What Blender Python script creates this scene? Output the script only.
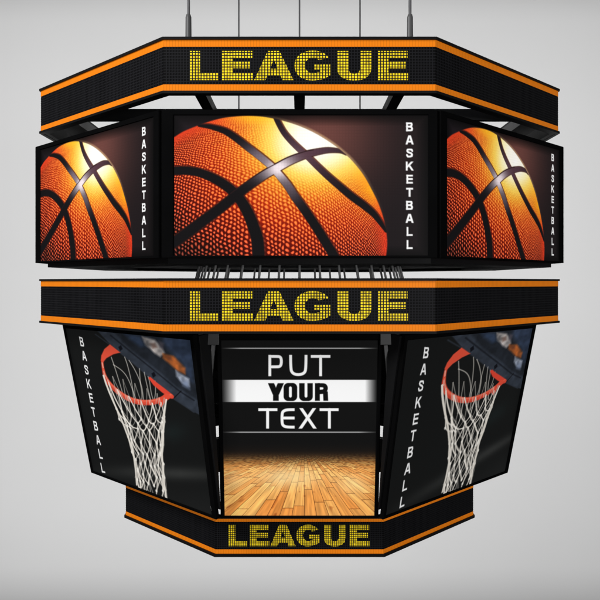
import bpy, bmesh, math, random
import numpy as np
from mathutils import Vector, Matrix

random.seed(7)
rng = np.random.default_rng(7)
for o in list(bpy.data.objects):
    bpy.data.objects.remove(o)
SC = bpy.context.scene
COL = SC.collection

# ------------------------------------------------------------------ camera, world, lamps, exposure
F = 714.0            # focal length in photograph pixels (photograph is 600 wide)
D0 = 10.42           # camera distance to the scoreboard's axis
PX, PY = 299.5, 282.0
cam = bpy.data.cameras.new("camera")
cam.sensor_width = 36.0
cam.lens = 36.0 * F / 600.0
cam.shift_x = 0.5 / 600.0
cam.shift_y = -(300.0 - PY) / 600.0
cam.clip_end = 500.0
camo = bpy.data.objects.new("camera", cam)
camo.location = (0, -D0, 0)
camo.rotation_euler = (math.radians(90), 0, 0)
COL.objects.link(camo)
SC.camera = camo

W = bpy.data.worlds.new("World")
SC.world = W
W.use_nodes = True
W.node_tree.nodes["Background"].inputs[0].default_value = (1.0, 1.0, 1.0, 1)
W.node_tree.nodes["Background"].inputs[1].default_value = 0.13

SC.view_settings.view_transform = 'Standard'
SC.view_settings.look = 'None'
SC.view_settings.exposure = 0.0
SC.view_settings.gamma = 1.0
SC.render.film_transparent = False
SC.cycles.max_bounces = 6


def area(name, loc, target, sx, sy, power, color=(1, 1, 1)):
    L = bpy.data.lights.new(name, 'AREA')
    L.shape = 'RECTANGLE'
    L.size, L.size_y = sx, sy
    L.energy = power
    L.color = color
    o = bpy.data.objects.new(name, L)
    o.location = loc
    d = Vector(target) - Vector(loc)
    o.rotation_euler = d.to_track_quat('-Z', 'Y').to_euler()
    COL.objects.link(o)
    return o


area("key_lamp", (-10.0, -11.5, 8.0), (0, 0, 0), 5.0, 5.0, 1900)
area("fill_lamp", (6.5, -15.5, 0.12), (0, 0, 0.1), 5.0, 1.4, 620)
for _x, _p in ((-13.0, 1020), (0.0, 850), (13.0, 980)):
    for _z in (-8.6, 7.8):
        area("backdrop_lamp", (_x, 4.0, _z), (_x, 20.0, _z * 0.95), 4.0, 4.0, _p)


# ------------------------------------------------------------------ materials
def lin(c):
    c = np.asarray(c, dtype=np.float64) / 255.0
    return np.where(c <= 0.04045, c / 12.92, ((c + 0.055) / 1.055) ** 2.4)


def new_mat(name):
    m = bpy.data.materials.new(name)
    m.use_nodes = True
    nt = m.node_tree
    return m, nt, nt.nodes["Principled BSDF"]


def paint_mat(name, base, rough=0.5, spec=0.4, metal=0.0, var=0.25, scale=3.0):
    m, nt, b = new_mat(name)
    tc = nt.nodes.new('ShaderNodeTexCoord')
    n = nt.nodes.new('ShaderNodeTexNoise')
    n.inputs['Scale'].default_value = scale
    n.inputs['Detail'].default_value = 6
    nt.links.new(tc.outputs['Object'], n.inputs['Vector'])
    r = nt.nodes.new('ShaderNodeMapRange')
    r.inputs['To Min'].default_value = max(0.05, rough - 0.12)
    r.inputs['To Max'].default_value = min(1, rough + 0.12)
    nt.links.new(n.outputs['Fac'], r.inputs['Value'])
    nt.links.new(r.outputs['Result'], b.inputs['Roughness'])
    mx = nt.nodes.new('ShaderNodeMix')
    mx.data_type = 'RGBA'
    mx.inputs['A'].default_value = (*[c * (1 - var) for c in base], 1)
    mx.inputs['B'].default_value = (*[min(1, c * (1 + var)) for c in base], 1)
    nt.links.new(n.outputs['Fac'], mx.inputs['Factor'])
    nt.links.new(mx.outputs['Result'], b.inputs['Base Color'])
    b.inputs['Specular IOR Level'].default_value = spec
    b.inputs['Metallic'].default_value = metal
    return m


def lattice(nt, pitch_u, pitch_v, gap, low):
    """1 inside an LED cell, `low` on the dark gap between cells; from the mesh's own UV (metres)."""
    uv = nt.nodes.new('ShaderNodeUVMap')
    sep = nt.nodes.new('ShaderNodeSeparateXYZ')
    nt.links.new(uv.outputs['UV'], sep.inputs[0])
    outs = []
    for ax, p in (('X', pitch_u), ('Y', pitch_v)):
        if not p:
            continue
        d = nt.nodes.new('ShaderNodeMath'); d.operation = 'DIVIDE'; d.inputs[1].default_value = p
        nt.links.new(sep.outputs[ax], d.inputs[0])
        f = nt.nodes.new('ShaderNodeMath'); f.operation = 'FRACT'
        nt.links.new(d.outputs[0], f.inputs[0])
        c = nt.nodes.new('ShaderNodeMath'); c.operation = 'GREATER_THAN'; c.inputs[1].default_value = gap
        nt.links.new(f.outputs[0], c.inputs[0])
        outs.append(c.outputs[0])
    v = outs[0]
    if len(outs) == 2:
        mu = nt.nodes.new('ShaderNodeMath'); mu.operation = 'MULTIPLY'
        nt.links.new(outs[0], mu.inputs[0]); nt.links.new(outs[1], mu.inputs[1])
        v = mu.outputs[0]
    r = nt.nodes.new('ShaderNodeMapRange')
    r.inputs['To Min'].default_value = low
    nt.links.new(v, r.inputs['Value'])
    return r.outputs['Result']


def scaled(nt, colour_socket, fac_socket):
    mx = nt.nodes.new('ShaderNodeMix'); mx.data_type = 'RGBA'; mx.blend_type = 'MULTIPLY'
    mx.inputs['Factor'].default_value = 1
    nt.links.new(colour_socket, mx.inputs['A'])
    nt.links.new(fac_socket, mx.inputs['B'])
    return mx.outputs['Result']


def screen_mat(name, emit, refl, rough=0.5, spec=0.08, low=0.82, pitch=0.0288):
    m, nt, b = new_mat(name)
    a = nt.nodes.new('ShaderNodeVertexColor'); a.layer_name = "picture"
    col = a.outputs['Color']
    if low < 1:
        col = scaled(nt, col, lattice(nt, pitch, pitch, 0.2, low))
    v = nt.nodes.new('ShaderNodeValue'); v.outputs[0].default_value = refl
    nt.links.new(scaled(nt, col, v.outputs[0]), b.inputs['Base Color'])
    nt.links.new(col, b.inputs['Emission Color'])
    b.inputs['Emission Strength'].default_value = emit
    b.inputs['Roughness'].default_value = rough
    b.inputs['Specular IOR Level'].default_value = spec
    return m


def led_mat(name, colour, emit, pitch):
    m, nt, b = new_mat(name)
    uv = nt.nodes.new('ShaderNodeUVMap')
    d = nt.nodes.new('ShaderNodeVectorMath'); d.operation = 'SCALE'; d.inputs['Scale'].default_value = 1 / pitch
    nt.links.new(uv.outputs['UV'], d.inputs[0])
    fl = nt.nodes.new('ShaderNodeVectorMath'); fl.operation = 'FLOOR'
    nt.links.new(d.outputs[0], fl.inputs[0])
    wn = nt.nodes.new('ShaderNodeTexWhiteNoise'); wn.noise_dimensions = '2D'
    nt.links.new(fl.outputs[0], wn.inputs['Vector'])
    r = nt.nodes.new('ShaderNodeMapRange'); r.inputs['To Min'].default_value = 0.62; r.inputs['To Max'].default_value = 1.15
    nt.links.new(wn.outputs['Value'], r.inputs['Value'])
    rgb = nt.nodes.new('ShaderNodeRGB'); rgb.outputs[0].default_value = (*colour, 1)
    c = scaled(nt, rgb.outputs[0], r.outputs['Result'])
    nt.links.new(c, b.inputs['Base Color']); nt.links.new(c, b.inputs['Emission Color'])
    b.inputs['Emission Strength'].default_value = emit
    b.inputs['Roughness'].default_value = 0.4
    b.inputs['Specular IOR Level'].default_value = 0.2
    return m


def stripe_mat(name, colour, emit):
    m, nt, b = new_mat(name)
    rgb = nt.nodes.new('ShaderNodeRGB'); rgb.outputs[0].default_value = (*colour, 1)
    c = scaled(nt, rgb.outputs[0], lattice(nt, 0.0289, None, 0.22, 0.80))
    nt.links.new(c, b.inputs['Base Color']); nt.links.new(c, b.inputs['Emission Color'])
    b.inputs['Emission Strength'].default_value = emit
    b.inputs['Roughness'].default_value = 0.45
    b.inputs['Specular IOR Level'].default_value = 0.10
    return m


M_BLACK = paint_mat("black_powder_coat", (0.0055, 0.0055, 0.006), 0.55, 0.12)
M_BEZEL = paint_mat("black_bezel", (0.0040, 0.0040, 0.0042), 0.6, 0.0)
M_STEEL = paint_mat("dark_grey_steel", (0.09, 0.09, 0.092), 0.45, 0.4)
M_BRACKET = paint_mat("grey_bracket_paint", (0.05, 0.05, 0.051), 0.5, 0.5)
M_ROD = paint_mat("galvanised_rod", (0.42, 0.42, 0.42), 0.5, 0.4, var=0.1)
M_HANGER = paint_mat("hanger_grey", (0.15, 0.15, 0.152), 0.5, 0.4)
M_CABLE = paint_mat("grey_cable_steel", (0.10, 0.10, 0.105), 0.45, 0.5, var=0.15, scale=8)
M_LED_OFF = paint_mat("unlit_led_panel", (0.002, 0.002, 0.0024), 0.5, 0.08)
M_LED_GRID = paint_mat("led_grid_plastic", (0.0115, 0.0115, 0.0135), 0.55, 0.10)
M_ORANGE = stripe_mat("orange_stripe", (0.80, 0.205, 0.006), 0.28)  # stripe is no light source; a glow is added to brighten its orange
M_YELLOW = led_mat("yellow_led", (0.92, 0.68, 0.014), 0.40, 0.0289)
M_SCREEN = screen_mat("led_video_picture", 0.68, 0.54, low=0.92)
M_POSTER = screen_mat("lcd_video_picture", 0.50, 0.74, low=1.0)
M_WALL = paint_mat("grey_backdrop_paper", (0.62, 0.62, 0.62), 0.9, 0.05, var=0.012, scale=0.35)


# ------------------------------------------------------------------ mesh helpers
def link(name, me, mat=None, parent=None):
    o = bpy.data.objects.new(name, me)
    COL.objects.link(o)
    if mat:
        me.materials.clear(); me.materials.append(mat)
    if parent:
        o.parent = parent
    return o


def from_bm(name, bm, mat, parent=None, bevel=0.0, smooth=False):
    bmesh.ops.recalc_face_normals(bm, faces=bm.faces)
    if bevel:
        bmesh.ops.bevel(bm, geom=list(bm.edges), offset=bevel, segments=2, affect='EDGES', profile=0.5)
    me = bpy.data.meshes.new(name)
    bm.to_mesh(me); bm.free()
    if smooth:
        me.polygons.foreach_set('use_smooth', [True] * len(me.polygons))
    return link(name, me, mat, parent)


def box(bm, frame, a0, a1, b0, b1, c0, c1):
    """box in a frame (origin, ex, ey, ez)"""
    o, ex, ey, ez = frame
    v = [bm.verts.new(o + ex * x + ey * y + ez * z) for x in (a0, a1) for y in (b0, b1) for z in (c0, c1)]
    for f in ((0, 1, 3, 2), (4, 6, 7, 5), (0, 4, 5, 1), (2, 3, 7, 6), (0, 2, 6, 4), (1, 5, 7, 3)):
        bm.faces.new([v[i] for i in f])


WORLD = (Vector((0, 0, 0)), Vector((1, 0, 0)), Vector((0, 1, 0)), Vector((0, 0, 1)))


def face_dir(k):
    a = math.radians(-90 + 45 * k)
    n = Vector((math.cos(a), math.sin(a), 0))
    t = Vector((-n.y, n.x, 0))
    return n, t


def tube(bm, p0, p1, r0, r1, seg=10):
    p0, p1 = Vector(p0), Vector(p1)
    d = (p1 - p0).normalized()
    up = Vector((0, 0, 1)) if abs(d.z) < 0.9 else Vector((1, 0, 0))
    x = d.cross(up).normalized(); y = d.cross(x)
    r = []
    for p, rr in ((p0, r0), (p1, r1)):
        r.append([bm.verts.new(p + (x * math.cos(a) + y * math.sin(a)) * rr)
                  for a in [2 * math.pi * i / seg for i in range(seg)]])
    for i in range(seg):
        j = (i + 1) % seg
        bm.faces.new((r[0][i], r[0][j], r[1][j], r[1][i]))
    bm.faces.new(r[0][::-1]); bm.faces.new(r[1])


def bar(bm, p0, p1, w, h, up=Vector((0, 0, 1))):
    """rectangular bar from p0 to p1"""
    p0, p1 = Vector(p0), Vector(p1)
    ez = (p1 - p0); L = ez.length; ez.normalize()
    ex = up.cross(ez).normalized(); ey = ez.cross(ex)
    box(bm, (p0, ex, ey, ez), -w / 2, w / 2, -h / 2, h / 2, 0, L)


T8 = math.tan(math.radians(22.5))


def octa_band(bm, Ao, Ai, z0, z1, uvl=None):
    rings = []
    for A, z in ((Ao, z0), (Ao, z1), (Ai, z1), (Ai, z0)):
        R = A / math.cos(math.radians(22.5))
        rings.append([bm.verts.new((R * math.cos(math.radians(-112.5 + 45 * k)),
                                    R * math.sin(math.radians(-112.5 + 45 * k)), z)) for k in range(8)])
    for k in range(8):
        j = (k + 1) % 8
        for a in range(4):
            b = (a + 1) % 4
            f = bm.faces.new((rings[a][k], rings[a][j], rings[b][j], rings[b][k]))
            if uvl is not None:
                half = Ao * T8
                for lp, (u, v) in zip(f.loops, ((-half, 0), (half, 0), (half, z1 - z0), (-half, z1 - z0))):
                    lp[uvl].uv = (u + 10.0, v + 10.0)


def root_empty(name, loc, label, cat):
    o = bpy.data.objects.new(name, None)
    o.location = loc; o['label'] = label; o['category'] = cat
    o.empty_display_size = 0.5
    COL.objects.link(o)
    return o


# ------------------------------------------------------------------ the backdrop: one sheet of grey paper bent away at top and bottom, a bend added to darken those edges
bm = bmesh.new()
prof = []
YW, TOPZ, BOTZ, RB = 19.6, 10.9, -11.9, 4.2
EA = math.radians(56)
top = [(YW + RB * (1 - math.cos(EA * i / 20)), TOPZ + RB * math.sin(EA * i / 20)) for i in range(21)]
bot = [(YW + RB * (1 - math.cos(EA * i / 20)), BOTZ - RB * math.sin(EA * i / 20)) for i in range(21)]
for ln, sg in ((top, 1), (bot, -1)):
    for far in (8.0, 30.0):
        ln.append((ln[20][0] + far * math.sin(EA), ln[20][1] + sg * far * math.cos(EA)))
prof = top[::-1] + bot
rows = []
for (y, z) in prof:
    rows.append([bm.verts.new((x, y, z)) for x in (-70, -30, 0, 30, 70)])
for a, b in zip(rows, rows[1:]):
    for i in range(4):
        bm.faces.new((a[i], a[i + 1], b[i + 1], b[i]))
bk = from_bm("backdrop", bm, M_WALL, smooth=True)
bk['kind'] = 'structure'
sm = bk.modifiers.new("paper_thickness", 'SOLIDIFY'); sm.thickness = 0.02; sm.offset = 0

# ------------------------------------------------------------------ the scoreboard
BOARD = root_empty("hanging_scoreboard", (0, 0, -3.13),
                   "black eight-sided hanging scoreboard with orange stripes, yellow LEAGUE lettering and basketball screens",
                   "scoreboard")
BASE = Vector((0, 0, -3.13))


def part(name, bm, mat, parent=None, **kw):
    """mesh given in world coordinates, parented to the board (or to one of its parts, all at the board's origin)"""
    bmesh.ops.translate(bm, verts=bm.verts, vec=-BASE)
    return from_bm(name, bm, mat, parent or BOARD, **kw)


# ---- LEAGUE letters (y up, units = photo pixels of the middle ring; x from 187 to 406, y from 0 to 29)
def arc(cx, cy, rx, ry, a0, a1, n=14, p=2.0):
    out = []
    for i in range(n + 1):
        a = math.radians(a0 + (a1 - a0) * i / n)
        c, s = math.cos(a), math.sin(a)
        out.append((cx + rx * math.copysign(abs(c) ** (2 / p), c), cy + ry * math.copysign(abs(s) ** (2 / p), s)))
    return out


def letter_E(x):
    return [[(x, 0), (x + 30.5, 0), (x + 30.5, 7.3), (x + 10.8, 7.3), (x + 10.8, 11.8), (x + 28, 11.8), (x + 28, 18.2),
             (x + 10.8, 18.2), (x + 10.8, 22), (x + 30, 22), (x + 30, 29), (x, 29)]]


LEAGUE = [
    [[(187, 0), (216, 0), (216, 7.4), (197.8, 7.4), (197.8, 29), (187, 29)]],
    letter_E(220),
    [[(252, 0), (263.2, 0), (265.2, 5), (278.2, 5), (280.0, 0), (291.3, 0), (277.3, 29), (265.6, 29)],
     [(267.9, 11.4), (275.4, 11.4), (271.6, 20.8)]],
    [arc(310.6, 14.5, 18.2, 14.9, 28, 272, 34, 2.15) + [(320, 0.9), (328, 4.4), (328, 16.4), (311.8, 16.4),
     (311.8, 10.4), (317.8, 10.4), (317.8, 8.0)] + arc(310.8, 14.7, 8.0, 7.6, 300, 46, 24, 2.1)],
    [[(335, 29)] + arc(352, 12.5, 17, 12.8, 180, 360, 24, 2.3) + [(369, 29), (357.8, 29)] +
     arc(352, 12.2, 5.8, 5.8, 0, -180, 16, 2.4) + [(346.2, 29)]],
    letter_E(375.3),
]


def add_letters(bm, uvl, frame, k_x, k_y, x_mid, thick):
    o, ex, ey, ez = frame
    for polys in LEAGUE:
        b2 = bmesh.new()
        edges = []
        for pts in polys:
            vs = [b2.verts.new(((x - x_mid) * k_x, (y - 14.5) * k_y, 0)) for x, y in pts]
            edges += [b2.edges.new((vs[i], vs[(i + 1) % len(vs)])) for i in range(len(vs))]
        bmesh.ops.triangle_fill(b2, use_beauty=True, use_dissolve=False, edges=edges)
        b2.normal_update()
        geo = bmesh.ops.extrude_face_region(b2, geom=list(b2.faces))
        bmesh.ops.translate(b2, verts=[v for v in geo['geom'] if isinstance(v, bmesh.types.BMVert)], vec=(0, 0, thick))
        mp = {}
        for v in b2.verts:
            mp[v] = bm.verts.new(o + ex * v.co.x + ez * v.co.y + ey * v.co.z)
        for f in b2.faces:
            try:
                nf = bm.faces.new([mp[v] for v in f.verts])
            except ValueError:
                continue
            for lp, v in zip(nf.loops, f.verts):
                lp[uvl].uv = (v.co.x + 10, v.co.y + 10)
        b2.free()


def ticker(A, z_lip_top, z_or_top, z_led_top, z_led_bot, z_or_bot, z_lip_bot, pitch, lx, ly, label):
    depth = 0.095
    bm = bmesh.new()
    octa_band(bm, A - 0.031, A - depth, z_lip_bot + .004, z_lip_top - .004)
    ring = part("ticker_ring", bm, M_BLACK)
    ring['label'] = label
    for z0, z1 in ((z_or_top, z_lip_top), (z_lip_bot, z_or_bot)):
        bm = bmesh.new(); octa_band(bm, A + 0.018, A - 0.030, z0, z1)
        part("rim", bm, M_BLACK, ring)
    bm = bmesh.new(); octa_band(bm, A - 0.0022, A - 0.030, z_led_bot, z_led_top)
    part("led_panel", bm, M_LED_OFF, ring)
    for z0, z1 in ((z_led_top, z_or_top), (z_or_bot, z_led_bot)):
        bm = bmesh.new(); uvl = bm.loops.layers.uv.new("UVMap")
        octa_band(bm, A, A - 0.030, z0, z1, uvl)
        part("orange_stripe", bm, M_ORANGE, ring)
    bm = bmesh.new()
    half = A * T8
    n = int(round(2 * half / pitch)); pu = 2 * half / n
    m = int(round((z_led_top - z_led_bot) / pitch)); pv = (z_led_top - z_led_bot) / m
    g = 0.165 * pitch
    for k in range(8):
        nn, tt = face_dir(k)
        fr = (Vector((0, 0, 0)), tt, nn, Vector((0, 0, 1)))
        for i in range(1, n):
            u = -half + i * pu
            box(bm, fr, u - g, u + g, A - 0.0026, A + 0.0004, z_led_bot + .0005, z_led_top - .0005)
        for j in range(1, m):
            z = z_led_bot + j * pv
            box(bm, fr, -half + .001, half - .001, A - 0.0026, A + 0.0001, z - g, z + g)
    part("led_grid", bm, M_LED_GRID, ring)
    zc = (z_led_top + z_led_bot) / 2
    for k in (0, 2, 6, 4):
        nn, tt = face_dir(k)
        bm = bmesh.new(); uvl = bm.loops.layers.uv.new("UVMap")
        add_letters(bm, uvl, (nn * (A - 0.0019) + Vector((0, 0, zc)), tt, nn, Vector((0, 0, 1))), lx, ly, 297.3, 0.0013)
        part("lettering", bm, M_YELLOW, ring)
    return ring


Y = lambda y, d=7.14: (PY - y) / F * d
AR = 3.283
ticker(AR, 2.447, 2.420, 2.352, 1.975, 1.909, 1.882, 0.0289, 0.01, 0.01005, "topmost ticker ring with lettering LEAGUE")
ticker(AR, 0.037, 0.012, -0.055, -0.425, -0.492, -0.517, 0.0289, 0.01, 0.01, "middle ticker ring with lettering LEAGUE")
A3, d3 = 2.304, 8.116
ticker(A3, Y(516.6, d3), Y(518.3, d3), Y(521.8, d3), Y(549.4, d3), Y(553.6, d3), Y(556.6, d3), 0.0243,
       0.00733, 0.00825, "small bottom ticker ring with lettering LEAGUE")

# ------------------------------------------------------------------ pictures, painted procedurally in a plain 2-D picture space


def smooth(pts, n=6, closed=False):
    P = np.array(pts, float)
    out = []
    N = len(P)
    for i in range(N - 1):
        p0 = P[max(i - 1, 0)]; p1 = P[i]; p2 = P[i + 1]; p3 = P[min(i + 2, N - 1)]
        for t in np.arange(n) / n:
            out.append(0.5 * ((2 * p1) + (-p0 + p2) * t + (2 * p0 - 5 * p1 + 4 * p2 - p3) * t * t + (-p0 + 3 * p1 - 3 * p2 + p3) * t ** 3))
    out.append(P[-1])
    return np.array(out)


def stroke(X, Yv, pts, soft=0.35):
    """coverage of a polyline of (x, y, width)"""
    P = np.asarray(pts, float)
    best = np.full(X.shape, 1e9)
    for a, b in zip(P, P[1:]):
        w = max(a[2], b[2]) / 2 + 2
        x0, x1 = min(a[0], b[0]) - w, max(a[0], b[0]) + w
        y0, y1 = min(a[1], b[1]) - w, max(a[1], b[1]) + w
        idx = np.nonzero((X >= x0) & (X <= x1) & (Yv >= y0) & (Yv <= y1))[0]
        if not len(idx):
            continue
        dx, dy = b[0] - a[0], b[1] - a[1]
        L2 = dx * dx + dy * dy + 1e-9
        t = np.clip(((X[idx] - a[0]) * dx + (Yv[idx] - a[1]) * dy) / L2, 0, 1)
        d = np.hypot(X[idx] - a[0] - t * dx, Yv[idx] - a[1] - t * dy) - (a[2] + t * (b[2] - a[2])) / 2
        best[idx] = np.minimum(best[idx], d)
    return np.clip(0.5 - best / (2 * soft), 0, 1)


def signed_poly(X, Yv, pts, soft=0.4):
    """coverage of a closed polygon"""
    P = np.asarray(pts, float)
    inside = np.zeros(X.shape, bool)
    best = np.full(X.shape, 1e9)
    for a, b in zip(P, np.roll(P, -1, axis=0)):
        cond = (a[1] > Yv) != (b[1] > Yv)
        with np.errstate(divide='ignore', invalid='ignore'):
            xi = (b[0] - a[0]) * (Yv - a[1]) / (b[1] - a[1] + 1e-12) + a[0]
        inside ^= cond & (X < xi)
        dx, dy = b[0] - a[0], b[1] - a[1]
        t = np.clip(((X - a[0]) * dx + (Yv - a[1]) * dy) / (dx * dx + dy * dy + 1e-9), 0, 1)
        best = np.minimum(best, np.hypot(X - a[0] - t * dx, Yv - a[1] - t * dy))
    sd = np.where(inside, best, -best)
    return np.clip(0.5 + sd / (2 * soft), 0, 1)


def mix(a, b, t):
    return a + (np.asarray(b, float) - a) * t[:, None]


def ramp(d, stops):
    ds = [s[0] for s in stops]
    return np.stack([np.interp(d, ds, [s[1][c] for s in stops]) for c in range(3)], axis=1)


def vnoise(x, y, seed=0):
    xi, yi = np.floor(x).astype(np.int64), np.floor(y).astype(np.int64)
    fx, fy = x - xi, y - yi
    fx = fx * fx * (3 - 2 * fx); fy = fy * fy * (3 - 2 * fy)

    def h(a, b):
        n = (a * 374761393 + b * 668265263 + seed * 1442695041) & 0x7fffffff
        n = ((n ^ (n >> 13)) * 1274126177) & 0x7fffffff
        return ((n ^ (n >> 16)) & 0xffff) / 65535.0
    return (h(xi, yi) * (1 - fx) + h(xi + 1, yi) * fx) * (1 - fy) + (h(xi, yi + 1) * (1 - fx) + h(xi + 1, yi + 1) * fx) * fy


# letters: strokes in a unit cell (x 0..w, y 0 top .. 1 bottom), clipped to the cell so the ends are square
def glyph_cover(X, Yv, ch, soft, bold):
    b = bold; h = b / 2
    G = {
        'B': (.78, [[(h, -1), (h, 2)], [(0, h), (.46, h), (.58, .12), (.62, .26), (.57, .40), (.44, .48), (0, .48)],
                    [(.4, .48), (.58, .53), (.67, .70), (.62, .86), (.48, 1 - h), (0, 1 - h)]]),
        'A': (.90, [[(h * .9, 1.06), (.45, -.10)], [(.90 - h * .9, 1.06), (.45, -.10)], [(.2, .68), (.7, .68)]]),
        'S': (.76, [[(.68, .27), (.60, .13), (.38, h), (.17, .13), (.12, .27), (.22, .40), (.55, .53), (.65, .66), (.62, .82),
                    (.42, 1 - h), (.20, .90), (.08, .72)]]),
        'K': (.84, [[(h, -1), (h, 2)], [(.84, -.14), (.10, .66)], [(.36, .40), (.86, 1.14)]]),
        'E': (.72, [[(h, -1), (h, 2)], [(0, h), (2, h)], [(0, .485), (.66, .485)], [(0, 1 - h), (2, 1 - h)]]),
        'T': (.76, [[(-1, h), (2, h)], [(.38, 0), (.38, 2)]]),
        'L': (.68, [[(h, -1), (h, 2)], [(0, 1 - h), (2, 1 - h)]]),
    }
    w, strokes = G[ch]
    c = np.zeros(X.shape)
    for s in strokes:
        c = np.maximum(c, stroke(X, Yv, [(p[0], p[1], b) for p in s], soft))
    clip = np.clip(0.5 + np.minimum(np.minimum(X, w - X), np.minimum(Yv, 1 - Yv)) / (2 * soft), 0, 1)
    return c * clip, w


def vertical_word(rgb, X, Yv, top_mid, step_vec, right_vec, down_vec, word, colour, bold=0.2):
    """letters stacked one below the other; right_vec/down_vec span one cell of height 1"""
    A = np.array([right_vec, down_vec], float).T
    Ai = np.linalg.inv(A)
    for i, ch in enumerate(word):
        ox, oy = top_mid[0] + step_vec[0] * i, top_mid[1] + step_vec[1] * i
        m = np.nonzero((abs(X - ox) < 14) & (abs(Yv - oy - 5) < 14))[0]
        if not len(m):
            continue
        lx = Ai[0, 0] * (X[m] - ox) + Ai[0, 1] * (Yv[m] - oy)
        ly = Ai[1, 0] * (X[m] - ox) + Ai[1, 1] * (Yv[m] - oy)
        w = {'B': .78, 'A': .9, 'S': .76, 'K': .84, 'E': .72, 'T': .76, 'L': .68}[ch]
        c, _ = glyph_cover(lx + w / 2, ly, ch, 0.045, bold)
        rgb[m] = mix(rgb[m], colour, c)


def paint_ball(X, Yv):
    # dark brown glow behind the ball
    g = np.exp(-(((X - 318) / 62) ** 2 + ((Yv - 132) / 62) ** 2))
    rgb = np.tile(np.array([26., 21., 23.]), (len(X), 1))
    rgb += g[:, None] * np.array([78., 42., 34.])
    left = np.clip((230 - X) / 60, 0, 1)
    rgb = mix(rgb, [32, 24, 32], left * .5)
    edge = np.minimum(np.minimum(X - 174, 428 - X), np.minimum(Yv - 114.5, 257 - Yv))
    rgb *= np.clip(0.25 + edge / 16, 0.25, 1)[:, None]
    outline = [(175, 136.7), (183, 131.7), (193.3, 127.3), (205, 123), (216.7, 119.4), (228.3, 117.2), (243, 116), (256.7, 116.2), (268, 117.5),
               (283.3, 120.8), (300, 126.2), (316.7, 134), (333.3, 144.4), (343.3, 152.5), (352, 160.5), (363.3, 174.6), (371.7, 189.5), (378.3, 203),
               (383.3, 217.5), (386.5, 233), (387.2, 246), (385.5, 260)]
    poly = np.vstack([smooth(outline, 4), [[385, 280], [120, 280], [120, 160]]])
    cov = signed_poly(X, Yv, poly, 0.6)
    # halo round the lit rim
    d_rim = np.hypot((X - 330) / 1.0, (Yv - 142) / 1.0)
    # sphere coordinates
    nx, ny = (X - 250) / 138.0, (Yv - 250) / 137.0
    r = np.clip(np.hypot(nx, ny), 0, 0.9995)
    rho = np.arcsin(r); rho = rho * (1 + .20 * rho * rho) / np.maximum(r, 1e-6)
    a, b = nx * rho, ny * rho
    # shade
    dx, dy = X - 314, Yv - 143
    d = np.hypot(np.where(dx < 0, dx * 1.04, dx * 0.96), np.where(dy > 0, dy * 1.38, dy * 0.9))
    base = ramp(d, [(0, (255, 253, 248)), (18, (255, 250, 232)), (32, (255, 244, 186)), (46, (254, 219, 100)), (60, (253, 186, 60)), (77, (252, 148, 48)),
                    (98, (249, 120, 43)), (125, (244, 96, 38)), (160, (228, 74, 38)), (205, (104, 32, 26))])
    limb = np.clip((r - 0.90) / 0.1, 0, 1)
    redl = limb * np.clip((d - 60) / 50, 0, 1)
    base = mix(base, [226, 52, 28], redl * .75)
    base = mix(base, [255, 196, 24], np.clip(1 - abs(X - 372) / 22, 0, 1) * np.clip(1 - abs(Yv - 190) / 32, 0, 1) * .8)
    base = mix(base, [252, 196, 36], np.clip(1 - abs(Yv - 118) / 9, 0, 1) * np.clip(1 - abs(X - 250) / 34, 0, 1) * .8)
    # pebbles: hexagonal dots on the sphere, bright to the upper right, black hollows to the lower left
    sp = 0.0350

    wid = np.interp(d, [60, 110, 165], [.17, .14, .085])

    def field(aa, bb):
        q = aa / sp + 0.25 * np.sin(bb * 3.1)
        s = bb / (sp * 0.866)
        row = np.floor(s)
        q2 = q + 0.5 * (row % 2)
        out = np.zeros(aa.shape)
        for dr in (-1, 0, 1):
            rr = row + dr
            qq = q + 0.5 * (rr % 2)
            fx = qq - np.floor(qq) - 0.5
            fy = (s - rr - 0.5) * 0.866
            out = np.maximum(out, np.exp(-((fx * fx + fy * fy) / wid)))
        return out
    ca, sa = math.cos(0.5), math.sin(0.5)
    wob = (vnoise(a * 19 + 40, b * 19 + 40, 21) - .5) * .022
    wob2 = (vnoise(a * 17 + 90, b * 17 + 10, 22) - .5) * .022
    aa, bb = a * ca + b * sa + wob, -a * sa + b * ca + wob2
    h0 = field(aa, bb)
    e = 0.0125
    la, lb = aa + (e * ca - e * sa), bb - (e * sa + e * ca)
    h1 = field(la, lb)
    emboss = (h0 - h1)
    con = np.interp(d, [20, 50, 70, 95, 130, 175], [0.0, 0.14, 0.5, 0.88, 1.0, 1.0]) * np.clip((1 - r) / 0.10, 0.22, 1)
    val = np.clip(con * ((1 - h0) * 0.95 - np.clip(emboss, -1, 1) * 0.75), -0.2, 1)
    deep = ramp(d, [(0, (.8, .62, .4)), (70, (.82, .50, .30)), (110, (.66, .30, .20)), (150, (.38, .15, .13)), (200, (.12, .07, .08))])
    col = base * (1 - np.clip(val * 1.12, 0, 1)[:, None] * (1 - deep)) * (1 - .14 * con * vnoise(X / 2.3, Yv / 2.3, 8))[:, None]
    col += (np.clip(emboss, 0, 1) * con * 70)[:, None] * np.array([1, .75, .55])
    rim = np.clip((X - 174) / 5, 0, 1)
    corner = np.clip(1.25 - np.hypot(X - 300, (Yv - 165) * 1.05) / 155, 0.0, 1) * 1.0
    col *= np.clip(0.25 + corner * 2.6, 0, 1)[:, None]
    # seams
    seamA = smooth([(199, 125.6, 2.5), (207, 126.2, 4.2), (213, 127.4, 5), (225, 131.2, 6.3), (236.5, 138.5, 7), (248, 147.5, 7.2), (260, 156.7, 7.3),
                    (271.5, 166.5, 7.5), (280, 176, 8), (288, 186, 8.4), (295, 196.7, 8.8), (305, 210.5, 9), (315, 225.3, 9.2), (323.3, 238.5, 9.4),
                    (331.5, 251.7, 9.6), (338, 263, 9.6)])
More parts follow.
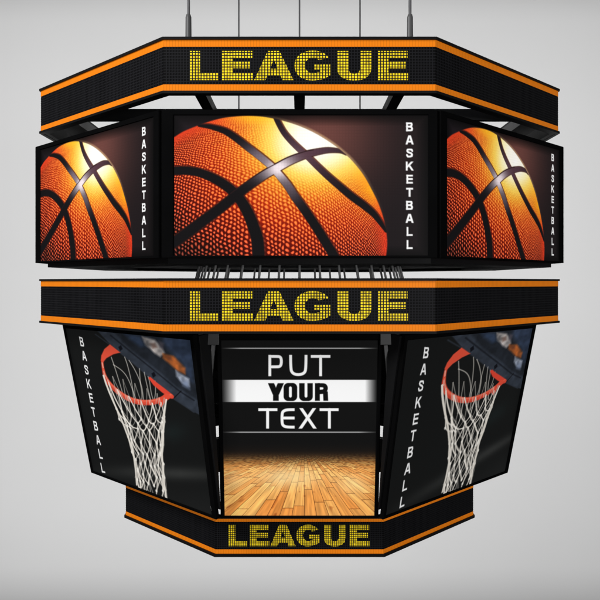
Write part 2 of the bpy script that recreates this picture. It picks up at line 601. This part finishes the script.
    seamB = smooth([(166, 248, 10), (175, 241.7, 10.4), (186.7, 233.3, 10.6), (203.3, 220.8, 10.4), (220, 208.3, 10), (233.3, 197.5, 9.6), (247, 187, 9),
                    (263.3, 175.6, 8.6), (276.7, 168, 8.4), (290, 160.8, 8), (305, 155, 7), (316.7, 152, 6), (328.3, 150.2, 5), (340, 151, 3.4), (346, 153.5, 2.6)])
    seamC = smooth([(166, 171, 8.4), (175, 170.8, 8.6), (186.7, 170.6, 8.6), (198.3, 172.5, 8.6), (210, 176.7, 9), (221.7, 183, 9.6), (231.7, 190.5, 10),
                    (240, 199.5, 10.6), (248, 213, 11.4), (254, 228.3, 12), (257.6, 241.7, 12.6), (259, 265, 13)])
    seamE = smooth([(275, 115, 5), (277.5, 121, 5.4), (283.3, 131.7, 5.6), (290, 140, 5.8), (298.3, 148.3, 6), (306.7, 155.8, 6), (316.7, 165.8, 6.2),
                    (328.3, 176.7, 6.6), (340, 186.8, 7), (351.7, 196.5, 7.4), (363.3, 205, 7.4), (373.3, 213.5, 6.4), (380, 222, 5), (386, 231, 3)])
    sheen = np.exp(-(((X - 279) / 17) ** 2 + ((Yv - 168) / 14) ** 2))
    sheen2 = np.exp(-(((X - 312) / 42) ** 2 + ((Yv - 150) / 34) ** 2))
    seamcol = np.tile(np.array([17., 15., 17.]), (len(X), 1))
    seamcol = mix(seamcol, [84, 56, 66], sheen2 * .95)
    seamcol = mix(seamcol, [236, 222, 226], np.clip(sheen * 1.05, 0, 1))
    streak = np.exp(-(((X - 262) / 22) ** 2 + ((Yv - 160) / 16) ** 2)) + .6 * np.exp(-(((X - 290) / 14) ** 2 + ((Yv - 186) / 18) ** 2))
    seamcol = mix(seamcol, [150, 132, 146], np.clip(streak * .75, 0, 1) * (1 - sheen))
    for s in (seamA, seamC, seamE):
        edge_line = stroke(X, Yv, [(p[0] + .4, p[1] - .4, p[2] + 1.3) for p in s], 0.5)
        col = mix(col, [70, 22, 16], edge_line * .8)
    eb = stroke(X, Yv, [(p[0], p[1], p[2] + 1.5) for p in seamB], 0.5)
    col = mix(col, [50, 20, 16], eb * .85)
    for s in (seamC, seamA, seamE, seamB):
        s = s * np.array([1, 1, .94])
        col = mix(col, seamcol, stroke(X, Yv, s, 0.55))
    lineB = stroke(X, Yv, [(p[0] - .27 * p[2], p[1] - .42 * p[2], 1.0) for p in seamB[30:66]], .4)
    col = mix(col, [40, 22, 24], lineB * .8)
    rgb = mix(rgb, [250, 214, 150], np.clip(1 - abs(signed_poly(X, Yv, poly, 3.0) - .35) / .35, 0, 1) * np.exp(-(d_rim / 52) ** 2) * .5)
    rgb = rgb * (1 - cov[:, None]) + col * cov[:, None]
    vertical_word(rgb, X, Yv, (409.6, 122.3), (0, 13.08), (9.2, 0), (0, 9.1), "BASKETBALL", [242, 242, 242], 0.21)
    return rgb


def paint_hoop(X, Yv):
    rgb = np.tile(np.array([17., 18., 18.]), (len(X), 1))
    c1 = lambda x, y: (90 + x / 4.615, 330 + y / 4.615)
    c2 = lambda x, y: (90 + x / 4.615, 410 + y / 4.615)
    # faint haze of the hall lights
    band = np.exp(-((Yv - (473 + 0.03 * (X - 160))) / 6.5) ** 2)
    rgb += (band * np.interp(X, [95, 130, 180, 205, 220], [4, 20, 30, 22, 6]))[:, None] * np.array([1, 1, .97])
    rgb += (np.exp(-(((X - 172) / 14) ** 2 + ((Yv - 432) / 10) ** 2)) * 8)[:, None] * np.array([.6, 1.2, 1.2])
    low = np.clip((Yv - 480) / 30, 0, 1)
    rgb += low[:, None] * 9
    # the glass board with the blurred crowd behind it
    P = lambda *l: [c1(*p) for p in l]
    board = signed_poly(X, Yv, P((20, -10), (95, 68), (200, 152), (300, 240), (390, 318), (480, 378), (520, 400), (520, -60), (20, -60)), .6)
    bc = np.tile(np.array([47., 53., 63.]), (len(X), 1))
    n = vnoise(X / 7, Yv / 7, 3) * .6 + vnoise(X / 3, Yv / 3, 5) * .4
    upper = signed_poly(X, Yv, P((90, -10), (190, 90), (300, 175), (400, 262), (500, 325), (520, -60), (90, -60)), 1.2)
    bc = mix(bc, [30, 34, 41], upper)
    blue = signed_poly(X, Yv, P((320, 0), (345, 70), (420, 150), (450, 215), (475, 240), (475, 0)), 3)
    bc = mix(bc, [52, 66, 92], blue * .7)
    bc = mix(bc, [46, 60, 84], signed_poly(X, Yv, P((150, 10), (230, 30), (260, 75), (235, 80), (180, 40)), 2) * .8)
    for pts, colr, s in (
            (((240, 30), (300, 45), (335, 85), (345, 105), (325, 125), (300, 110), (275, 85), (255, 70)), (172, 164, 160), 1.2),
            (((275, 62), (300, 60), (310, 80), (290, 85)), (110, 88, 80), 1.2),
            (((318, 52), (340, 62), (338, 90), (322, 80)), (70, 66, 74), 1.5),
            (((335, 108), (385, 120), (440, 175), (440, 205), (405, 190), (365, 155), (335, 130)), (190, 98, 40), 1.3),
            (((350, 118), (372, 124), (380, 142), (360, 138)), (110, 60, 40), 1.2),
            (((395, 185), (425, 205), (458, 225), (460, 262), (425, 245), (398, 215)), (170, 178, 194), 1.2),
            (((420, 225), (455, 240), (460, 275), (430, 255)), (110, 122, 146), 2.0)):
        cv = signed_poly(X, Yv, P(*pts), s)
        bc = mix(bc, colr, cv * (.55 + .45 * n))
    bc *= (.74 + .5 * n)[:, None]
    lines = stroke(X, Yv, [c1(95, 25) + (1.2,), c1(200, 110) + (1.2,), c1(300, 190) + (1.2,), c1(410, 280) + (1.2,), c1(480, 325) + (1.2,)], .7)
    bc = mix(bc, [14, 16, 22], lines * .8)
    for q in ((140, 84), (293, 207)):
        x, y = c1(*q)
        bc = mix(bc, [10, 12, 20], signed_poly(X, Yv, [(x - 2, y - 1.2), (x + .6, y - 3.2), (x + 2.4, y + .8), (x - .4, y + 3)], .5))
    bc = mix(bc, [12, 13, 18], stroke(X, Yv, [c1(383, 318) + (1.1,), c1(420, 282) + (1.1,)], .4))
    lip = stroke(X, Yv, [c1(25, 20) + (1,), c1(95, 70) + (1,), c1(200, 154) + (1,), c1(300, 242) + (1,), c1(390, 320) + (1,), c1(480, 380) + (1,)], .6)
    rgb = rgb * (1 - board[:, None]) + bc * board[:, None]
    rgb = mix(rgb, [70, 80, 98], lip * .45)
    # back of the net, seen through the ring
    NET = np.array([222., 216., 206.])

    def strand(pts, w, op, colr=NET):
        nonlocal rgb
        rgb = mix(rgb, colr, stroke(X, Yv, smooth([c1(*p) + (w,) for p in pts], 5), .4) * op)
    for pts in (((98, 125), (120, 190), (150, 290), (170, 370)), ((108, 160), (150, 190), (180, 235), (215, 330), (225, 380)),
                ((160, 125), (175, 170), (195, 260), (205, 360)), ((180, 140), (210, 190), (238, 260), (250, 340), (270, 390)),
                ((228, 178), (232, 240), (240, 310), (225, 390)), ((250, 195), (262, 250), (282, 330), (300, 390)),
                ((300, 235), (302, 290), (290, 350), (270, 420)), ((268, 215), (275, 240), (285, 300), (310, 370))):
        strand(pts, .75, .72)
    # the ring
    RIM = np.array([214., 76., 54.])
    back = stroke(X, Yv, [c1(276, 222) + (2.5,), c1(300, 248) + (4.2,), c1(340, 280) + (4.8,), c1(378, 308) + (4,)], .5)
    rgb = mix(rgb, [214, 66, 48], back)
    flange = signed_poly(X, Yv, P((92, 66), (140, 104), (108, 112), (76, 130), (58, 152), (50, 140), (52, 118), (66, 88)), .5)
    rgb = mix(rgb, RIM, flange)
    ring = smooth([c1(56, 140) + (2.2,), c1(60, 175) + (2.4,), c1(70, 215) + (3.4,), c1(95, 254) + (4.2,), c1(140, 294) + (4.6,), c1(190, 322) + (5.0,),
                   c1(240, 334) + (5.4,), c1(292, 332) + (5.4,), c1(335, 318) + (5.2,), c1(372, 304) + (4.2,)], 6)
    rc = stroke(X, Yv, ring, .5)
    rgb = mix(rgb, RIM, rc)
    rgb = mix(rgb, [246, 120, 92], stroke(X, Yv, [(p[0] + .2, p[1] - p[2] * .28, 1.0) for p in ring[8:]], .6) * .7)
    rgb = mix(rgb, [168, 44, 34], stroke(X, Yv, [(p[0], p[1] + p[2] * .36, .9) for p in ring[8:]], .6) * .6)
    fl2 = signed_poly(X, Yv, P((318, 318), (350, 290), (378, 306), (350, 330), (330, 356), (318, 345)), .5)
    rgb = mix(rgb, [218, 74, 52], fl2)
    # front of the net: rim points run down to a neck and a frayed hem
    lft = [c1(62, 210), c1(78, 262), c1(105, 325), c1(140, 400), c2(150, 55), c2(178, 130), c2(203, 200), c2(210, 270), c2(216, 345)]
    rgt = [c1(352, 322), c1(347, 350), c1(343, 385), c1(342, 425), c2(340, 75), c2(336, 150), c2(332, 215), c2(338, 300), c2(352, 412)]
    LF = np.array(lft); RT = np.array(rgt)
    rimf = ring[10:52]

    def net_pt(u, v, bulge):
        k = v * (len(LF) - 1); i = min(int(k), len(LF) - 2); f = k - i
        l = LF[i] + (LF[i + 1] - LF[i]) * f; r_ = RT[i] + (RT[i + 1] - RT[i]) * f
        s = 0.5 - 0.5 * math.cos(math.pi * u)
        s = .35 * u + .65 * s
        p = l + (r_ - l) * s
        sag = bulge * math.sin(math.pi * u) * (1 - min(v * 2.0, 1)) * 9
        sag += math.sin(math.pi * u) * bulge * 2.4
        return p + np.array([0, sag])
    rg = random.Random(4)
    for bulge, op, wd, ph in ((-0.35, .72, .85, 0.5), (1.0, 1.0, 1.1, 0.0)):
        NU = 7
        vs = [0.0, .30, .42, .53, .63, .72, .80, .88, .95, 1.03]
        grid = {}
        for j, v in enumerate(vs):
            off = (0.5 if j % 2 else 0.0) + ph
            for i in range(NU + 1):
                u = (i + off) / NU
                u = min(max(u, 0), 1)
                jit = np.array([rg.uniform(-1, 1), rg.uniform(-1, 1)]) * (0.0 if j == 0 else 1.5)
                p = net_pt(u, min(v, 1.0), bulge) + jit * (1 + .5 * v)
                if v > 1:
                    p += np.array([rg.uniform(-1, 1), rg.uniform(1, 5)])
                grid[i, j] = p
        for j in range(len(vs) - 1):
            for i in range(NU + 1):
                for di in ((-1, 0) if j % 2 == 0 else (0, 1)):
                    ii = i + di
                    if j == 0 and bulge > 0 and di == -1 and i % 2 == 0 and False:
                        continue
                    if (ii, j + 1) in grid and (rg.random() > (.25 if j == len(vs) - 2 else 0)):
                        a, b = grid[i, j], grid[ii, j + 1]
                        mid = (a + b) / 2 + np.array([rg.uniform(-.6, .6), .8])
                        tone = NET * rg.uniform(.82, 1.06) * (1.0 if bulge > 0 else .82)
                        w = wd * (1.0 if j > 0 else .8) * rg.uniform(.85, 1.2)
                        rgb = mix(rgb, np.minimum(tone, 245), stroke(X, Yv, smooth([(*a, w), (*mid, w), (*b, w)], 4), .4) * op)
                if j > 0 and bulge > 0:
                    x, y = grid[i, j]
                    rgb = mix(rgb, [240, 236, 228], stroke(X, Yv, [(x - .3, y - .6, 1.7), (x + .2, y + .7, 1.6)], .5) * .8)
        for side in (0.0, 1.0):
            pts = [net_pt(side, v, bulge) for v in np.linspace(0, 1, 12)]
            rgb = mix(rgb, NET, stroke(X, Yv, [(p[0], p[1], 1.3) for p in pts], .45) * op)
    # cords looped over the ring
    for i in range(4, len(ring) - 4, 6):
        p = ring[i]
        rgb = mix(rgb, [232, 196, 180], stroke(X, Yv, [(p[0] - .5, p[1] - 2.2, .9), (p[0] + .6, p[1] + 2.6, .9)], .4) * .75)
    vertical_word(rgb, X, Yv, (80.9, 336.9), (2.335, 14.03), (5.0, 1.15), (1.75, 9.7), "BASKETBALL", [240, 240, 240], 0.185)
    return rgb


def paint_text(X, Yv):
    rgb = np.tile(np.array([17., 17., 17.]), (len(X), 1))
    # wooden court
    yy = np.maximum(Yv - 446, 0.6)
    u = (X - 304.3) / yy * 71.0 / 12.6
    v = 1000.0 / yy
    pid = np.floor(u)
    off = (np.sin(pid * 12.9898) * 43758.5453) % 1.0
    vl = v / 11.5 + off * 7
    seg = np.floor(vl)
    hsh = (np.sin(pid * 91.345 + seg * 47.853) * 24634.6345) % 1.0
    hsh2 = (np.sin(pid * 31.7 + seg * 17.13) * 9631.77) % 1.0
    col = mix(np.tile(np.array([226., 142., 66.]), (len(X), 1)), [252, 192, 108], hsh)
    col = mix(col, [206, 112, 46], np.clip(hsh2 - .8, 0, 1) * 1.6)
    fu = u - pid
    grain = vnoise(u * 9 + hsh * 50, v * .35 + hsh2 * 90, 11) - .5
    grain2 = vnoise(u * 3.2 + hsh * 20 + .8 * np.sin(v * .25 + hsh2 * 9), v * .12, 12) - .5
    col *= (1 + .22 * grain + .26 * grain2)[:, None]
    knot = vnoise(u * 1.7 + 5, v * .55, 31)
    col = mix(col, [150, 72, 28], np.clip((knot - .86) * 6, 0, .7))
    pw = yy * 12.6 / 71.0
    gap = np.minimum(fu, 1 - fu) * pw
    col = mix(col, [66, 30, 12], np.clip(1 - gap / .42, 0, 1) * np.clip(pw / 5, .25, .9))
    fv = vl - seg
    gv = np.minimum(fv, 1 - fv) * 11.5 * yy * yy / 1000.0
    col = mix(col, [80, 38, 16], np.clip(1 - gv / .45, 0, 1) * .75)
    # glossy reflections of the hall lights, part of the picture
    gl = np.exp(-(((X - 288) / 34) ** 2 + ((Yv - 477) / 11) ** 2)) + .6 * np.exp(-(((X - 352) / 18) ** 2 + ((Yv - 484) / 12) ** 2)) + .5 * np.exp(-(((X - 232) / 13) ** 2 + ((Yv - 480) / 12) ** 2))
    col = mix(col, [255, 236, 178], np.clip(gl * .66, 0, .85))
    fade = np.clip((Yv - 449) / 21, 0, 1)
    fade = fade * fade * (3 - 2 * fade)
    rgb = mix(rgb, [30, 24, 20], np.exp(-((Yv - 452) / 6) ** 2) * .6)
    rgb = rgb * (1 - fade[:, None]) + col * fade[:, None]
    # white band and thin rules
    band = np.clip(.5 + (11.1 - abs(Yv - 390.9)) / .8, 0, 1) * np.clip(np.minimum((X - 221.5) / 15, (377 - X) / 12), 0, 1) ** .9
    rgb = mix(rgb, [247, 247, 247], band)
    for yl in (348.3, 432.2):
        ln = np.clip(1 - abs(Yv - yl) / 1.0, 0, 1) * np.clip(np.minimum((X - 221) / 20, (379 - X) / 20), .0, 1)
        rgb = mix(rgb, [226, 226, 226], ln * .85)

    def round_off(s):
        for _ in range(3):
            if len(s) < 4:
                break
            q = [s[0]]
            for a, b in zip(s, s[1:]):
                q += [(a[0] * .75 + b[0] * .25, a[1] * .75 + b[1] * .25), (a[0] * .25 + b[0] * .75, a[1] * .25 + b[1] * .75)]
            s = q + [s[-1]]
        return s

    def letters(strokes, colr, w, x0, x1, y0, y1):
        nonlocal rgb
        strokes = [round_off(list(s)) for s in strokes]
        clip = np.clip(.5 + np.minimum(np.minimum(X - x0, x1 - X), np.minimum(Yv - y0, y1 - Yv)) / .8, 0, 1)
        c = np.zeros(len(X))
        for s in strokes:
            c = np.maximum(c, stroke(X, Yv, [(p[0], p[1], w) for p in s], .4))
        rgb = mix(rgb, colr, c * clip)
    wht = [244, 244, 244]
    w = 2.9
    # PUT
    letters([[(269.8, 340), (269.8, 390)], [(270, 356.4), (275.5, 356.4), (280.6, 356.6), (281.6, 361.4), (280.6, 366.6), (275.5, 366.8), (270, 366.8)]], wht, w, 268.2, 284, 354.9, 376.2)
    letters([[(290.6, 340), (290.6, 369), (292.4, 373), (296, 374.6), (300.4, 374.6), (304.4, 373), (306, 369), (306, 340)]], wht, w, 288, 308, 354.9, 376.6)
    letters([[(310, 356.4), (331, 356.4)], [(320.6, 356), (320.6, 390)]], wht, w, 310.8, 330.4, 354.9, 376.2)
    # TEXT
    letters([[(256, 409.6), (280, 409.6)], [(267.6, 409), (267.6, 440)]], wht, w, 258.3, 277.4, 408.1, 428.6)
    letters([[(298, 409.6), (287, 409.6), (283, 411.2), (282, 414), (282, 423), (283.2, 425.8), (287, 427.2), (298, 427.2)], [(282, 418), (300, 418)]], wht, w, 280, 294.6, 408.1, 428.7)
    letters([[(299.6, 406), (316.6, 431)], [(315.8, 406), (298.6, 431)]], wht, w + .1, 296, 320, 408.1, 428.6)
    letters([[(315, 409.6), (345, 409.6)], [(329.4, 409), (329.4, 440)]], wht, w, 319.6, 338.6, 408.1, 428.6)
    # YOUR, heavy condensed black
    blk = [14, 14, 14]
    letters([[(269.6, 380), (275.2, 393)], [(282.2, 380), (276.6, 393)], [(275.9, 391), (275.9, 405)]], blk, 5.7, 268, 283.8, 383.2, 400.8)

    def ring_shape(x0, x1, y0, y1, rad, wv, wh, open_top=False):
        nonlocal rgb
        def rr(ax0, ax1, ay0, ay1, r_):
            cx, cy = (ax0 + ax1) / 2, (ay0 + ay1) / 2
            qx = abs(X - cx) - (ax1 - ax0) / 2 + r_; qy = abs(Yv - cy) - (ay1 - ay0) / 2 + r_
            return np.hypot(np.maximum(qx, 0), np.maximum(qy, 0)) + np.minimum(np.maximum(qx, qy), 0) - r_
        o = rr(x0, x1, y0 - (20 if open_top else 0), y1, rad)
        i = rr(x0 + wv, x1 - wv, y0 + wh - (40 if open_top else 0), y1 - wh, min(rad * .55, 1.6))
        c = np.clip(.5 - o / .8, 0, 1) * np.clip(.5 + i / .8, 0, 1)
        if open_top:
            c *= np.clip(.5 + (Yv - y0) / .8, 0, 1)
        rgb = mix(rgb, blk, c)
    ring_shape(283.6, 297.2, 383.0, 401.0, 4.6, 5.4, 3.4)
    ring_shape(299.2, 312.8, 383.2, 401.0, 4.6, 5.4, 3.4, True)
    letters([[(317.4, 380), (317.4, 405)]], blk, 5.2, 314.8, 320, 383.2, 400.8)
    letters([[(319, 385), (324, 385.2), (325.6, 387), (325.6, 389.4), (324, 391.6), (319, 392)]], blk, 4.4, 317, 329, 383.2, 400.8)
    letters([[(325.4, 392), (326, 405)]], blk, 4.8, 322, 329, 391.4, 400.8)
    return rgb


# ------------------------------------------------------------------ flat screens carrying the pictures
class Panel:
    """a flat panel on face k: half width p_top / p_bot, apothem a_top / a_bot, heights z_top / z_bot"""

    def __init__(s, k, a_top, z_top, p_top, a_bot, z_bot, p_bot):
        s.n, s.t = face_dir(k)
        s.top = s.n * a_top + Vector((0, 0, z_top)); s.bot = s.n * a_bot + Vector((0, 0, z_bot))
        s.p_top, s.p_bot = p_top, p_bot
        s.down = s.bot - s.top; s.h = s.down.length; s.dn = s.down.normalized()
        s.out = s.t.cross(-s.dn).normalized()      # outward normal
        if s.out.dot(s.n) < 0:
            s.out = -s.out

    def pt(s, u, v, off=0.0, grow=0.0):
        """u -1..1 across, v metres from the top edge"""
        f = v / s.h
        p = s.p_top + (s.p_bot - s.p_top) * f + grow
        return s.top + s.dn * v + s.t * (u * p) + s.out * off

    def at(s, x, v, off=0.0):
        return s.top + s.dn * v + s.t * x + s.out * off

    def width(s, v):
        return s.p_top + (s.p_bot - s.p_top) * v / s.h


def slab(bm, P, v0, v1, grow, off0, off1, off0_low=None):
    low = off0 if off0_low is None else off0_low
    c = [[P.pt(u, v, (low if (back and v == v1) else off), grow) for u, v in ((-1, v0), (1, v0), (1, v1), (-1, v1))]
         for off, back in ((off0, True), (off1, False))]
    a = [bm.verts.new(p) for p in c[0]]; b = [bm.verts.new(p) for p in c[1]]
    bm.faces.new(a); bm.faces.new(b[::-1])
    for i in range(4):
        j = (i + 1) % 4
        bm.faces.new((a[i], b[i], b[j], a[j]))


def frame_mesh(bm, P, bl, br, bt, bb, off0, off1, lip=0.012):
    """bezel: outer rectangle minus the picture opening, with a sloped inner lip"""
    def loop(ins, off):
        out = []
        for (u, v) in ((-1, 0), (1, 0), (1, 1), (-1, 1)):
            vv = (bt * ins) if v == 0 else P.h - bb * ins
            x = u * P.width(vv) + (bl * ins if u < 0 else -br * ins)
            out.append(bm.verts.new(P.at(x, vv, off)))
        return out
    e = 0.006 / max(bl, 0.02)
    L = [loop(0, off0), loop(0, off1 - .006), loop(e, off1), loop(1 - lip / max(bl, .02), off1), loop(1, off1 - lip), loop(1, off0)]
    for a, b in zip(L, L[1:]):
        for i in range(4):
            j = (i + 1) % 4
            bm.faces.new((a[i], a[j], b[j], b[i]))
    a, b = L[-1], L[0]
    for i in range(4):
        j = (i + 1) % 4
        bm.faces.new((a[i], a[j], b[j], b[i]))


def picture_mesh(P, bl, br, bt, bb, off, nx, ny, painter, proto):
    """grid of picture cells; `proto` is the panel position whose view fixes the picture's drawing coordinates"""
    us = np.linspace(0, 1, nx); vs = np.linspace(bt, P.h - bb, ny)
    V, U = np.meshgrid(vs, us, indexing='ij')
    Wd = P.p_top + (P.p_bot - P.p_top) * V / P.h
    Xm = (-Wd + bl) + U * (2 * Wd - bl - br)

    def place(Q):
        t, d, o, n = (np.array(a) for a in (Q.top, Q.dn, Q.out, Q.t))
        return t[None, :] + V.reshape(-1, 1) * d + Xm.reshape(-1, 1) * n + o * off
    co = place(P)
    q = place(proto)
    dep = q[:, 1] + D0
    px = PX + q[:, 0] / dep * F; py = PY - q[:, 2] / dep * F
    rgb = np.clip(painter(px, py), 0, 255)
    col = lin(rgb)
    me = bpy.data.meshes.new("picture")
    nv = nx * ny
    idx = np.arange(nv).reshape(ny, nx)
    quads = np.stack([idx[:-1, :-1], idx[1:, :-1], idx[1:, 1:], idx[:-1, 1:]], axis=-1).reshape(-1, 4)
    me.vertices.add(nv); me.vertices.foreach_set('co', (co - np.array(BASE)).astype(np.float32).ravel())
    me.loops.add(quads.size); me.loops.foreach_set('vertex_index', quads.astype(np.int32).ravel())
    me.polygons.add(len(quads))
    me.polygons.foreach_set('loop_start', (np.arange(len(quads)) * 4).astype(np.int32))
    me.polygons.foreach_set('loop_total', np.full(len(quads), 4, np.int32))
    uv = me.uv_layers.new(name="UVMap")
    uvc = np.stack([Xm.reshape(-1) + 10, V.reshape(-1)], axis=1)[quads.ravel()]
    uv.data.foreach_set('uv', uvc.astype(np.float32).ravel())
    at = me.color_attributes.new("picture", 'FLOAT_COLOR', 'POINT')
    at.data.foreach_set('color', np.concatenate([col, np.ones((nv, 1))], axis=1).astype(np.float32).ravel())
    me.update(); me.validate()
    return me


def make_screen(name, label, P, bez, thick, thick_low, mat, painter, nx, ny, back_grow, back_cut):
    bl, br, bt, bb = bez
    bm = bmesh.new()
    slab(bm, P, 0.02, P.h - back_cut, back_grow, -thick, -0.05, -thick_low)
    cab = part(name, bm, M_BLACK, bevel=0.004)
    cab['label'] = label
    bm = bmesh.new()
    frame_mesh(bm, P, bl, br, bt, bb, -0.048, 0.0)
    part("bezel", bm, M_BEZEL, cab)
    me = picture_mesh(P, bl, br, bt, bb, -0.0115, nx, ny, painter, P)
    link("picture", me, mat, cab)
    return cab


def copy_screen(src, turns):
    c = src.copy(); COL.objects.link(c)
    c.matrix_parent_inverse = Matrix.Identity(4)
    c.rotation_euler = (0, 0, math.radians(45 * turns))
    for ch in src.children:
        d = ch.copy(); COL.objects.link(d); d.parent = c
    return c


A1 = 3.35
ball = make_screen("ball_screen", "wide screen with an orange basketball close-up",
                   Panel(0, A1, 1.708, 1.368, A1, 0.240, 1.368), (0.125, 0.095, 0.055, 0.022), 0.30, 0.30, M_SCREEN, paint_ball, 620, 350, 0.012, 0.05)
for k in range(1, 8):
    copy_screen(ball, k)

AT, AB, ZT, ZB = 2.966, 2.600, -0.545, -2.545
text = make_screen("text_screen", "upright screen reading PUT YOUR TEXT over a wooden court",
                   Panel(0, AT, ZT, .865, AT - .183 * 2.045, ZT - 2.045, .865), (0.045, 0.045, 0.07, 0.026), 0.16, 0.07, M_POSTER, paint_text, 660, 760, 0.004, 0.04)
for k in (2, 4, 6):
    copy_screen(text, k)
hoop = make_screen("hoop_screen", "tall screen with a basketball hoop and net",
                   Panel(7, AT, ZT, 1.423, AB, ZB, 1.335), (0.055, 0.08, 0.06, 0.035), 0.20, 0.06, M_POSTER, paint_hoop, 560, 520, 0.03, 0.10)
for k in (2, 4, 6):
    copy_screen(hoop, k)

# ------------------------------------------------------------------ frames, struts, the cage of rods, brackets
ZV = Vector((0, 0, 1))


def square_frame(name, s, z0, z1, w, mat=M_BLACK):
    bm = bmesh.new()
    box(bm, WORLD, -s, s, -s, -s + w, z0, z1)
    box(bm, WORLD, -s, s, s - w, s, z0, z1)
    box(bm, WORLD, -s, -s + w, -s + w, s - w, z0, z1)
    box(bm, WORLD, s - w, s, -s + w, s - w, z0, z1)
    return part(name, bm, mat)


def prism(bm, pts, z0, z1):
    lo = [bm.verts.new((x, y, z0)) for x, y in pts]; hi = [bm.verts.new((x, y, z1)) for x, y in pts]
    bm.faces.new(lo); bm.faces.new(hi[::-1])
    for i in range(len(pts)):
        j = (i + 1) % len(pts)
        bm.faces.new((lo[i], hi[i], hi[j], lo[j]))


DG = (AR - 0.10) * math.sqrt(2)
for sg in (-1, 1):
    bm = bmesh.new()
    prism(bm, [(-(DG - 2.0), sg * 2.0), (DG - 2.0, sg * 2.0), (DG - 1.9, sg * 1.9), (-(DG - 1.9), sg * 1.9)], 1.912, 2.042)
    part("cross_beam", bm, M_BLACK)
    bm = bmesh.new()
    prism(bm, [(sg * 2.68, DG - 2.68), (sg * 2.68, 2.68 - DG), (sg * 2.96, 2.96 - DG), (sg * 2.96, DG - 2.96)], 1.91, 2.03)
    part("side_beam", bm, M_BRACKET)
    for L in (-1.02, 0, 1.02):
        bm = bmesh.new()
        box(bm, WORLD, L - .057, L + .057, min(sg * 2.002, sg * 3.18), max(sg * 2.002, sg * 3.18), 1.918, 2.02)
        part("strut", bm, M_BLACK)
for sx in (-1, 1):
    for sy in (-1, 1):
        bm = bmesh.new()
        x, y = sx * 1.60, sy * 1.95
        box(bm, WORLD, x - .05, x + .05, y - .05, y + .05, 0.24, 1.911)
        part("post", bm, M_BLACK)

bm = bmesh.new()
octa_band(bm, 3.205, 2.60, 0.186, 0.286)
part("base_frame", bm, M_BLACK)
bm = bmesh.new()
octa_band(bm, 2.598, 0.6, 0.222, 0.238)
part("base_plate", bm, M_BLACK)

for i in range(36):
    a = math.radians(10 * i)
    c, s = math.cos(a), math.sin(a)
    bm = bmesh.new()
    r0, r1 = 1.452, 1.535
    tube(bm, (r0 * s, -r0 * c, 0.222), (r1 * s, -r1 * c, -0.11), 0.0155, 0.0155, 8)
    part("rod", bm, M_ROD, smooth=False)

bm = bmesh.new()
octa_band(bm, 1.70, 1.36, -0.20, -0.11)
part("mounting_ring", bm, M_BLACK)
for k in range(8):
    n, t = face_dir(k)
    bm = bmesh.new()
    box(bm, (Vector((0, 0, 0)), t, n, ZV), -.06, .06, 1.705, AR - .097, -0.22, -0.10)
    part("strut", bm, M_BLACK)

# below the middle ring: brackets with two flat hangers beside every upright screen
for k in range(4):
    n, t = face_dir(2 * k)
    for sgn in (-1, 1):
        fr = (Vector((0, 0, 0)), t * sgn, n, ZV)
        P = lambda a, b, c: t * (sgn * a) + n * b + Vector((0, 0, c))
        bm = bmesh.new()
        box(bm, fr, .84, 1.055, 2.45, 3.00, -0.655, -0.518)
        br = part("bracket", bm, M_BRACKET, bevel=.006)
        bm = bmesh.new()
        bar(bm, P(.897, 2.97, -.65), P(1.00, 2.62, -1.40), .036, .05, n)
        part("hanger", bm, M_HANGER, br)
        bm = bmesh.new()
        bar(bm, P(1.017, 2.97, -.65), P(1.12, 2.58, -1.40), .022, .04, n)
        part("hanger", bm, M_HANGER, br)
square_frame("square_frame", 1.68, -1.62, -1.50, 0.12)
square_frame("square_frame", 1.56, -2.36, -2.26, 0.12)
for sx in (-1, 1):
    for sy in (-1, 1):
        bm = bmesh.new()
        bar(bm, (sx * 1.80, sy * 1.80, -.5), (sx * 1.51, sy * 1.51, -2.95), .1, .1, Vector((1, 0, 0)))
        part("post", bm, M_BLACK)
# ------------------------------------------------------------------ suspension rods
CABLES = ((-1.13, -2.98, True, "grey steel cable ending in a thick collar on the top ring, left"),
          (1.125, -2.98, True, "grey steel cable ending in a thick collar on the top ring, right"),
          (-1.155, 2.98, False, "thin grey cable between the left collared cable and the middle cable"),
          (0.0, 2.98, False, "thin grey cable rising behind the centre of the top LEAGUE sign"),
          (1.150, 2.98, False, "thin grey cable between the middle cable and the right collared cable"))
for x, y, _, lab in CABLES:
    y = -(AR - 0.30) if y < 0 else (AR - 0.30)
    y = math.copysign(AR - .13, y)
    r = root_empty("suspension_cable", (x, y, 2.447), lab, "cable")
    r['group'] = "cables holding up the scoreboard"
    bm = bmesh.new(); tube(bm, (0, 0, .26), (0, 0, 14), 0.0155, 0.0155, 12)
    from_bm("wire", bm, M_CABLE, r, smooth=False)
    bm = bmesh.new()
    tube(bm, (0, 0, 0.002), (0, 0, .245), 0.032, 0.030, 16); tube(bm, (0, 0, .245), (0, 0, .275), 0.030, 0.0215, 16)
    from_bm("collar", bm, M_STEEL, r)
